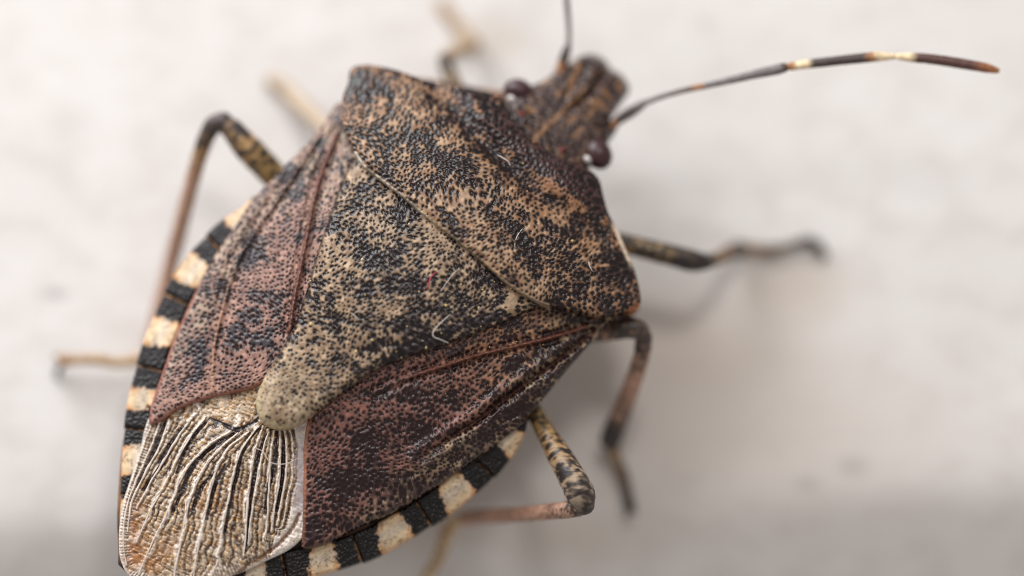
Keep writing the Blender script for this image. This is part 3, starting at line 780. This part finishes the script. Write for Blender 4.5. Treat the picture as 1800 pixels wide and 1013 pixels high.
# ---- trunk under the plates (thorax and abdomen)
def trunk():
    ts = np.linspace(-35, 1050, 70)
    hw = smooth_interp(ts, [-40, 0, 60, 90, 250, 400, 530, 660, 760, 830, 900, 980, 1030, 1055], [70, 130, 225, 262, 275, 285, 300, 275, 240, 205, 160, 95, 48, 10])
    hw = np.maximum(hw, 6)
    zb = smooth_interp(ts, [-40, 60, 200, 500, 800, 1055], [0.27, 0.19, 0.13, 0.12, 0.16, 0.28])
    ns = 40
    th = np.linspace(0, 2 * math.pi, ns, endpoint=False)
    V = []; C = []
    for t_, h_, b_ in zip(ts, hw, zb):
        cc = h_ * np.cos(th)
        px = 945 - 0.684 * t_ + 0.729 * cc; py = 245 + 0.729 * t_ + 0.684 * cc
        zt = base(np.full(ns, t_), cc) - 0.085
        ze = zt - 0.0
        zl = b_ + (zt - b_) * (np.abs(np.cos(th)) ** 2.5)
        z = np.where(np.sin(th) >= 0, zt, zl)
        V.append(W(px, py, z))
        n = fbm(cc / 12 + 7, np.full(ns, t_ / 12), 81, 3)
        C.append(mix(np.broadcast_to(srgb(150, 112, 84), (ns, 3)), np.broadcast_to(srgb(62, 46, 40), (ns, 3)), sst(.4, .6, n)))
    V = np.concatenate(V); C = np.concatenate(C)
    m = len(ts); i = np.arange(m - 1)[:, None] * ns; j = np.arange(ns)[None]; j2 = (j + 1) % ns
    F = np.stack([i + j, i + ns + j, i + ns + j2, i + j2], -1).reshape(-1, 4).tolist()
    F.append(list(range(ns))); F.append([(m - 1) * ns + k for k in range(ns)][::-1])
    o = new_mesh('body', V, F, M_LEG, bug, C)
    o['label'] = 'speckled brown underside of thorax and abdomen'
trunk()

# ---- head
P_HEAD = [(1004, 109), (1024, 97), (1046, 96), (1066, 107), (1074, 121), (1089, 128), (1103, 144), (1107, 160), (1097, 176), (1082, 197), (1073, 214), (1076, 234), (1068, 255), (1050, 280), (1030, 302), (1005, 312),
          (970, 300), (930, 262), (895, 225), (884, 195), (893, 172), (912, 156), (938, 149), (950, 144), (960, 138), (984, 124)]
POLY_HEAD = spline(P_HEAD)
TAN_HEAD = [[(940, 244), (978, 206), (1014, 173), (1024, 158)], [(1005, 158), (1012, 128), (1020, 122)], [(1040, 180), (1052, 178), (1060, 190)], [(1046, 190), (1036, 200)], [(1088, 150), (1090, 156)],
            [(955, 146), (966, 140)], [(998, 170), (1003, 140)], [(978, 168), (984, 162)], [(1010, 112), (1020, 118)], [(925, 188), (938, 196)], [(1060, 160), (1072, 172)], [(1010, 240), (1022, 228)], [(1000, 215), (1010, 205)]]
def f_head(px, py, t, c, d):
    n = clot(px, py, 91, 14)
    dark = np.ones(px.shape) * 0.9 - 0.35 * sst(.55, .7, n)
    h, col = cuticle(px, py, np.clip(dark, 0, 1), np.broadcast_to(srgb(150, 108, 76), px.shape + (3,)), srgb(64, 48, 47), 11.5, 33, 2.6, 1.9)
    tan = np.zeros(px.shape)
    for k, L in enumerate(TAN_HEAD):
        _, _, dd, _ = line_field(px, py, L, 3)
        tan = np.maximum(tan, 1 - sst(2.2, 5.5, dd + (n - .5) * 6))
    tan = np.maximum(tan, sst(.66, .76, clot(px, py, 95, 10)) * 0.6)
    col[:, :3] = mix(col[:, :3], np.broadcast_to(srgb(160, 116, 76), px.shape + (3,)), tan * 0.6)
    z = base(t, c) + h / PPU - 0.01
    # side lobes (juga) and middle lobe (clypeus) parted by grooves
    for g in ([(985, 205), (1010, 185), (1035, 165), (1055, 140), (1070, 120)], [(975, 192), (998, 165), (1018, 140), (1030, 120), (1034, 104)]):
        _, par, dd, _ = line_field(px, py, g, 5)
        amp = 0.016 if g[0][0] == 985 else 0.007
        z -= amp * np.exp(-(dd / 5.5) ** 2) * sst(0, .3, par)
    z -= edge_round(d, 26) / PPU * 1.0
    z += 0.008 * np.exp(-((d - 9) / 5) ** 2) * (1 - sst(-110, -60, t))
    return z, col
head = plate('head', POLY_HEAD, f_head, M_SHELL, bug, step=1.6, skirt=0.10, bottom=True, inset=0.14)

def ball(name, px, py, z, rx, ry, rz, ang, mat, parent, n=28):
    th = np.linspace(0, math.pi, n // 2 + 1)[1:-1]; ph = np.linspace(0, 2 * math.pi, n, endpoint=False)
    V = [(0, 0, 1)]
    for a in th:
        for b_ in ph:
            V.append((math.sin(a) * math.cos(b_), math.sin(a) * math.sin(b_), math.cos(a)))
    V.append((0, 0, -1)); V = np.array(V) * (rx / PPU, ry / PPU, rz / PPU)
    a = math.radians(-ang); R = np.array([[math.cos(a), -math.sin(a), 0], [math.sin(a), math.cos(a), 0], [0, 0, 1]])
    V = V @ R.T + W(px, py, z)
    F = []; m = len(th)
    for k in range(n): F.append([0, 1 + k, 1 + (k + 1) % n])
    for i in range(m - 1):
        for k in range(n):
            F.append([1 + i * n + k, 1 + (i + 1) * n + k, 1 + (i + 1) * n + (k + 1) % n, 1 + i * n + (k + 1) % n])
    e = len(V) - 1
    for k in range(n): F.append([e, 1 + (m - 1) * n + (k + 1) % n, 1 + (m - 1) * n + k])
    return new_mesh(name, V, F, mat, parent)
for (ex, ey, rx, ry, ang, wx, wy, wa) in ((911, 160, 27, 22, 15, 900, 175, 35), (1052, 271, 24, 29, -25, 1032, 281, 38)):
    ball('eye', ex, ey, 0.362, rx, ry, 22, ang, M_EYE, head)
    ball('eye_glint', wx, wy, 0.372, 10, 7, 11, wa, M_EYEGLINT, head)  # added pale ball, stands in for the white reflection at the eye's margin
for (ox, oy) in ((917, 201), (989, 264)):
    t_, c_ = tc(np.array(float(ox)), np.array(float(oy)))
    ball('ocellus', ox, oy, float(base(t_, c_)) - 0.012, 5.5, 5.5, 5, 0, M_OCEL, head, 16)

# ---- antennae
def ant_col(spec):
    """spec: list of (position 0..1, colour)"""
    xs = [s[0] for s in spec]; cs = np.array([s[1] for s in spec])
    def f(u, th, U):
        n = (fbm(U / 3.0, th * 1.3 + 9, 101, 2) - 0.5)
        uu = np.clip(u + n * 0.03, 0, 1)
        c = np.stack([np.interp(uu, xs, cs[:, k]) for k in range(3)], 1) * (1 + 0.5 * n)[:, None]
        return np.concatenate([np.clip(c, 0, 1), np.full((len(u), 1), 0.45)], 1)
    return f
GR = srgb(122, 115, 114); BK = srgb(74, 62, 58); OR = srgb(170, 116, 72); PL = srgb(236, 212, 172); RB = srgb(92, 62, 56); RO = srgb(150, 94, 62)
def antenna(segs, zoff=0):
    a = part_empty('antenna')
    for pts, spec, bmp in segs:
        pts = [(p[0], p[1], p[2], p[3] * 1.22) for p in pts]
        tube('antenna_segment', pts, M_LEG, a, ant_col(spec), nseg=14, step=3, bump=bmp, seed=3)
    return a
antenna([
    ([(1066, 236, .315, 10), (1076, 222, .325, 9)], [(0, BK), (.6, BK), (1, OR)], .1),
    ([(1078, 220, .327, 6), (1090, 209, .335, 7.5), (1112, 195, .35, 8), (1130, 183, .36, 6)], [(0, OR), (.15, OR), (.3, BK), (.6, BK), (1, GR)], .1),
    ([(1131, 182, .36, 4.5), (1160, 171, .38, 4.0), (1195, 161, .40, 4.0), (1229, 153, .42, 4.6)], [(0, GR), (.8, srgb(96, 78, 70)), (.95, OR), (1, OR)], .1),
    ([(1231, 153, .42, 4.6), (1280, 142, .435, 5.5), (1330, 130, .45, 7), (1368, 122, .46, 8), (1379, 119, .46, 7)], [(0, OR), (.04, OR), (.1, GR), (.9, GR), (.95, BK), (1, OR)], .12),
    ([(1380, 119, .46, 3), (1389, 117, .46, 3.2)], [(0, PL), (1, PL)], 0),
    ([(1389, 117, .46, 6), (1420, 113, .465, 6.8), (1480, 106, .475, 7.2), (1540, 100, .48, 7.4), (1570, 99.5, .48, 4.5)], [(0, OR), (.06, OR), (.1, PL), (.19, PL), (.25, BK), (.7, BK), (.78, OR), (.83, PL), (1, PL)], .12),
    ([(1570, 99.5, .48, 2.5), (1577, 99.5, .48, 2.5)], [(0, BK), (1, BK)], 0),
    ([(1577, 99.5, .48, 4.5), (1600, 101, .485, 7), (1640, 104.5, .488, 7.6), (1690, 112, .488, 7.8), (1735, 120, .485, 7), (1752, 124, .483, 4.5)], [(0, PL), (.15, PL), (.22, RB), (.72, RB), (.85, RO), (1, OR)], .12)])
antenna([
    ([(981, 138, .31, 9), (985, 122, .32, 8)], [(0, BK), (1, OR)], .1),
    ([(985, 124, .32, 7), (990, 108, .33, 7.5), (995, 92, .345, 7), (999, 80, .355, 5)], [(0, OR), (.3, OR), (.5, BK), (1, GR)], .1),
    ([(999, 80, .355, 4.2), (1000, 55, .36, 4), (998, 25, .37, 4.2), (996, 0, .38, 4.5), (993, -30, .39, 5), (988, -65, .40, 5)], [(0, GR), (1, GR)], .1),
    ([(988, -65, .40, 4.6), (976, -130, .43, 5.5), (960, -210, .45, 7)], [(0, OR), (.05, GR), (.95, BK), (1, OR)], .12),
    ([(960, -210, .45, 5.5), (946, -260, .46, 7), (925, -330, .47, 7), (905, -385, .47, 4.5)], [(0, PL), (.2, PL), (.27, BK), (.7, BK), (.8, PL), (1, PL)], .12),
    ([(905, -385, .47, 4.5), (890, -420, .47, 7), (865, -480, .46, 7.6), (840, -540, .44, 4.5)], [(0, PL), (.15, PL), (.22, RB), (.72, RB), (1, OR)], .12)])

# ---- legs
def leg_col(c_lo, c_hi, seed, amt, ramp=None):
    def f(u, th, U):
        n = fbm(U / 6.0 + seed, np.cos(th) * 2.4 + np.sin(th) * 3.3 + 20, seed, 4, .7)
        if ramp is not None:
            xs = [r[0] for r in ramp]; lo = np.array([r[1] for r in ramp]); hi = np.array([r[2] for r in ramp]); am = np.array([r[3] for r in ramp])
            L = np.stack([np.interp(u, xs, lo[:, k]) for k in range(3)], 1); H = np.stack([np.interp(u, xs, hi[:, k]) for k in range(3)], 1)
            A = np.interp(u, xs, am)
        else:
            L = np.broadcast_to(c_lo, u.shape + (3,)); H = np.broadcast_to(c_hi, u.shape + (3,)); A = np.full(u.shape, amt)
        k = sst(0.5 - 0.09, 0.5 + 0.09, n + (A - 0.5) * 0.5)
        return np.concatenate([mix(L, H, k), np.full((len(u), 1), 0.42)], 1)
    return f
FD = srgb(196, 174, 148); DK = srgb(46, 38, 36); TN = srgb(176, 138, 92); PK = srgb(174, 136, 114); YT = srgb(170, 138, 86)
def setae(pts, parent, n, L):
    r = np.random.default_rng(int(pts[0][0]))
    p = np.array(pts, float); k = np.linspace(0, 1, len(p)); V = []; F = []
    for _ in range(n):
        u = r.uniform(0.03, 0.97)
        q = np.array([np.interp(u, k, p[:, i]) for i in range(4)]); q2 = np.array([np.interp(min(u + .02, 1), k, p[:, i]) for i in range(4)])
        c0 = W(q[0], q[1], q[2]); T = W(q2[0], q2[1], q2[2]) - c0; T /= np.linalg.norm(T) + 1e-9
        d = r.normal(size=3); d -= T * d.dot(T); d /= np.linalg.norm(d)
        base_ = c0 + d * q[3] / PPU * 0.9
        tip = base_ + (d * 0.75 + T * 0.65) * L * r.uniform(.6, 1.2) / PPU
        s_ = np.cross(d, T) * 0.55 / PPU; f_ = T * 0.55 / PPU
        b0 = len(V); V += [base_ + s_, base_ - s_ * .5 + f_, base_ - s_ * .5 - f_, tip]
        F += [[b0, b0 + 1, b0 + 3], [b0 + 1, b0 + 2, b0 + 3], [b0 + 2, b0, b0 + 3]]
    o = new_mesh('bristles', np.array(V), F, M_HAIR, parent)
    o['kind'] = 'stuff'
def leg(femur, tibia, tarsus, fr, tr, sr, claw):
    a = part_empty('leg')
    tibia = [(p[0], p[1], p[2], p[3] * 1.12) for p in tibia]
    tube('femur', femur, M_LEG, a, leg_col(None, None, 5, .5, fr), nseg=28, step=2.5, bump=.12, seed=5)
    tube('tibia', tibia, M_LEG, a, leg_col(None, None, 9, .5, tr), nseg=20, step=2.5, bump=.12, seed=9)
    tube('tarsus', tarsus, M_LEG, a, leg_col(None, None, 13, .5, sr), nseg=16, step=2.5, bump=.15, seed=13)
    setae(femur, a, 70, 7); setae(tibia, a, 110, 9); setae(tarsus, a, 50, 8)
    for c_ in claw:
        tube('claw', c_, M_LEG, a, leg_col(DK, DK, 3, .5), nseg=8, step=2)
    return a
g_ = 6.0 / PPU
# front leg beside the long antenna
leg([(1000, 405, .27, 17), (1090, 427, .27, 18), (1160, 444, .27, 19), (1215, 458, .26, 20), (1238, 461, .25, 15)],
    [(1236, 461, .25, 13), (1262, 454, .19, 11), (1286, 442, .10, 12), (1300, 440, .055, 13)],
    [(1297, 436, .05, 13), (1325, 440, .035, 11), (1352, 441, .028, 11), (1385, 434, .028, 8), (1420, 425, .032, 10), (1440, 434, .022, 9)],
    [(0, TN, DK, .72), (.6, YT, DK, .68), (.9, DK, DK, .8), (1, DK, DK, .9)], [(0, DK, DK, .8), (.3, TN, DK, .55), (.6, srgb(140, 100, 74), DK, .5), (1, DK, DK, .6)], [(0, DK, BK, .6), (.2, TN, DK, .6), (1, DK, DK, .7)],
    [[(1440, 434, .02, 4), (1452, 446, .01, 3), (1450, 456, .006, 2)], [(1440, 434, .02, 4), (1446, 450, .01, 3), (1440, 460, .006, 2)]])
# middle leg beside the right forewing
leg([(1010, 590, .26, 16), (1060, 582, .29, 19), (1100, 576, .315, 20), (1122, 580, .32, 18), (1132, 592, .315, 14)],
    [(1132, 594, .31, 14), (1128, 625, .28, 13), (1110, 680, .22, 14), (1090, 730, .15, 16), (1073, 772, .08, 18)],
    [(1072, 775, .075, 14), (1082, 805, .05, 10), (1096, 838, .03, 10), (1102, 865, .022, 9), (1107, 890, .02, 11)],
    [(0, TN, DK, .7), (.5, PK, DK, .62), (1, DK, BK, .7)], [(0, DK, BK, .7), (.2, PK, DK, .6), (.4, PK, PK, .4), (.65, PK, DK, .5), (.8, DK, DK, .8), (1, BK, DK, .8)], [(0, DK, BK, .6), (.3, TN, DK, .6), (1, DK, DK, .7)],
    [[(1108, 892, .014, 4), (1118, 902, .008, 3)], [(1106, 894, .014, 4), (1102, 908, .008, 3)]])
# hind leg beside the right forewing
leg([(900, 670, .25, 14), (938, 722, .285, 15), (957, 756, .305, 17), (985, 803, .335, 22), (1010, 848, .355, 25), (1022, 872, .355, 25), (1026, 886, .345, 20)],
    [(1024, 889, .34, 16), (998, 896, .325, 14), (950, 901, .27, 12.5), (905, 905, .21, 12), (850, 908, .13, 12), (815, 912, .07, 12)],
    [(812, 913, .065, 12), (792, 926, .04, 13), (780, 955, .03, 12), (768, 985, .025, 11), (752, 1012, .022, 10), (740, 1035, .02, 10)],
    [(0, YT, DK, .42), (.3, YT, DK, .46), (.55, TN, DK, .52), (.85, srgb(170, 150, 128), DK, .62), (1, DK, DK, .7)], [(0, DK, BK, .6), (.12, PK, DK, .5), (.3, PK, srgb(150, 110, 90), .5), (1, PK, PK, .4)], [(0, TN, PL, .5), (1, TN, PL, .5)],
    [[(740, 1035, .015, 4), (732, 1050, .008, 3)], [(740, 1035, .015, 4), (745, 1052, .008, 3)]])
# hind leg by the pale forewing
leg([(545, 385, .22, 20), (500, 330, .26, 23), (470, 296, .29, 25), (435, 260, .315, 25), (408, 228, .325, 20), (395, 218, .325, 17)],
    [(392, 215, .325, 17), (374, 222, .315, 15), (358, 252, .295, 13), (338, 318, .24, 12), (318, 395, .18, 12), (300, 465, .125, 12), (280, 545, .10, 12), (262, 620, .085, 12)],
    [(262, 622, .085, 12), (240, 632, .085, 11), (205, 638, .085, 9), (170, 632, .085, 10), (135, 633, .08, 8.5), (112, 634, .075, 12)],
    [(0, YT, DK, .5), (.5, YT, DK, .48), (.8, TN, DK, .55), (.9, srgb(120, 92, 66), DK, .6), (1, DK, BK, .7)], [(0, DK, BK, .7), (.1, DK, BK, .7), (.17, TN, DK, .5), (.3, PK, PK, .4), (1, PK, PK, .4)], [(0, TN, PL, .5), (1, srgb(150, 104, 62), TN, .5)],
    [[(112, 634, .075, 6), (100, 627, .05, 5)], [(112, 636, .075, 6), (103, 650, .04, 5.5), (101, 664, .008, 4)]])
# middle leg by the pale forewing
leg([(700, 330, .22, 15), (640, 280, .22, 16), (600, 245, .20, 15)],
    [(600, 245, .20, 12), (570, 222, .15, 12), (540, 195, .095, 12), (520, 175, .055, 13)],
    [(520, 175, .05, 13), (505, 160, .035, 13), (490, 148, .028, 12), (478, 143, .024, 12)],
    [(0, TN, PK, .6), (1, TN, PK, .6)], [(0, FD, FD, .5), (1, FD, FD, .4)], [(0, FD, FD, .4), (1, FD, TN, .5)],
    [[(478, 143, .02, 4), (468, 138, .01, 3)], [(478, 143, .02, 4), (472, 150, .01, 3)]])
# front leg by the pale forewing
leg([(860, 235, .26, 14), (815, 175, .25, 15), (797, 145, .235, 15), (786, 120, .22, 14), (781, 106, .21, 12)],
    [(781, 104, .205, 11), (795, 95, .16, 11), (815, 85, .10, 12), (832, 78, .05, 12)],
    [(832, 77, .045, 12), (818, 60, .035, 11), (802, 42, .028, 10), (788, 24, .024, 10), (778, 12, .022, 11)],
    [(0, TN, DK, .6), (.7, YT, DK, .6), (1, DK, DK, .8)], [(0, DK, TN, .5), (.3, FD, TN, .5), (1, FD, TN, .5)], [(0, FD, TN, .5), (1, FD, TN, .6)],
    [[(778, 12, .016, 4), (770, 4, .008, 3)], [(778, 12, .016, 4), (780, 0, .008, 3)]])

# ------------------------------------------------------------------ fibres and dust lying on the bug
def surf(px, py):
    px = np.asarray(px, float); py = np.asarray(py, float)
    t, c = tc(px, py)
    z = base(t, c) - 0.03
    z = np.where(inside(px, py, POLY_SCUT), base(t, c) + 0.006 + 0.012 * sst(520, 660, t), z)
    z = np.where(inside(px, py, POLY_PRON), base(t, c) + 0.024, z)
    return z
def fibre(pts, r, mat, label, arch=4.0):
    p = spline(pts, False, 3); k = np.linspace(0, 1, len(p))
    z = surf(p[:, 0], p[:, 1]) + (r * 0.3 + arch * np.sin(k * math.pi) * 0.6) / PPU
    r = r * 0.6
    o = tube('lint_fibre', np.stack([p[:, 0], p[:, 1], z, np.full(len(p), r) * (0.6 + 0.5 * np.sin(k * 3.0))], 1), mat, None, nseg=6, step=3)
    o['label'] = label; o['category'] = 'fibre'; o['group'] = 'lint fibres on the bug'
fibre([(922, 398), (913, 409), (907, 421), (905, 434), (911, 444)], 1.3, M_FIBW, 'thin white hooked fibre in the middle of the shield behind the head')
fibre([(862, 402), (867, 410), (873, 418)], 1.3, M_FIBW, 'short straight pale fibre next to the hooked white fibre')
fibre([(808, 471), (795, 484), (785, 497), (775, 512)], 1.1, M_FIBW, 'straight white fibre just beside the red fibre')
fibre([(768, 478), (759, 485), (754, 497), (750, 509)], 1.7, M_FIBR, 'small red fibre on the triangular plate')
fibre([(875, 273), (886, 279), (894, 285), (897, 291)], 2.0, M_FIBW, 'thick short white fibre near the head')
fibre([(1034, 454), (1036, 466), (1042, 479)], 2.2, M_FIBW, 'stubby pale fibre near the outer corner of the shield')
fibre([(791, 553), (779, 564), (766, 577), (761, 590), (774, 597), (788, 603)], 1.5, M_FIBW, 'bent white fibre shaped like a hook on the triangular plate')
fibre([(619, 551), (625, 557), (632, 563)], 1.2, M_FIBW, 'tiny white fibre on the narrow part of the triangular plate')
fibre([(450, 788), (462, 794), (473, 811), (486, 816), (504, 815), (523, 806)], 1.3, M_FIBW, 'wavy white fibre lying across the wing membrane', 8)

def dust():
    r = np.random.default_rng(3)
    V = []; F = []
    n = 0
    while n < 150:
        x = r.uniform(470, 1110); y = r.uniform(240, 900)
        t, c = tc(np.array(x), np.array(y))
        if abs(c) > 290 or t < 30 or t > 700: continue
        if r.random() > 0.35 + 0.65 * math.exp(-(((x - 760) / 200) ** 2 + ((y - 590) / 160) ** 2)): continue
        s = r.uniform(0.9, 1.9) if r.random() < .85 else r.uniform(2, 3.2)
        p = W(np.array(x), np.array(y), surf(x, y) + 0.3 * s / PPU)
        b0 = len(V)
        for q in ((1, 0, 0), (-1, 0, 0), (0, 1, 0), (0, -1, 0), (0, 0, 1), (0, 0, -1)):
            V.append(p + np.array(q) * s / PPU * r.uniform(.7, 1.3))
        for a in (0, 1):
            for b_ in (2, 3):
                for c_ in (4, 5):
                    F.append([b0 + a, b0 + b_, b0 + c_])
        n += 1
    o = new_mesh('dust_grains', np.array(V), F, M_DUST, None, smooth=False)
    o['kind'] = 'stuff'; o['label'] = 'tiny pale and golden dust grains scattered over the back of the bug'; o['category'] = 'dust'
dust()
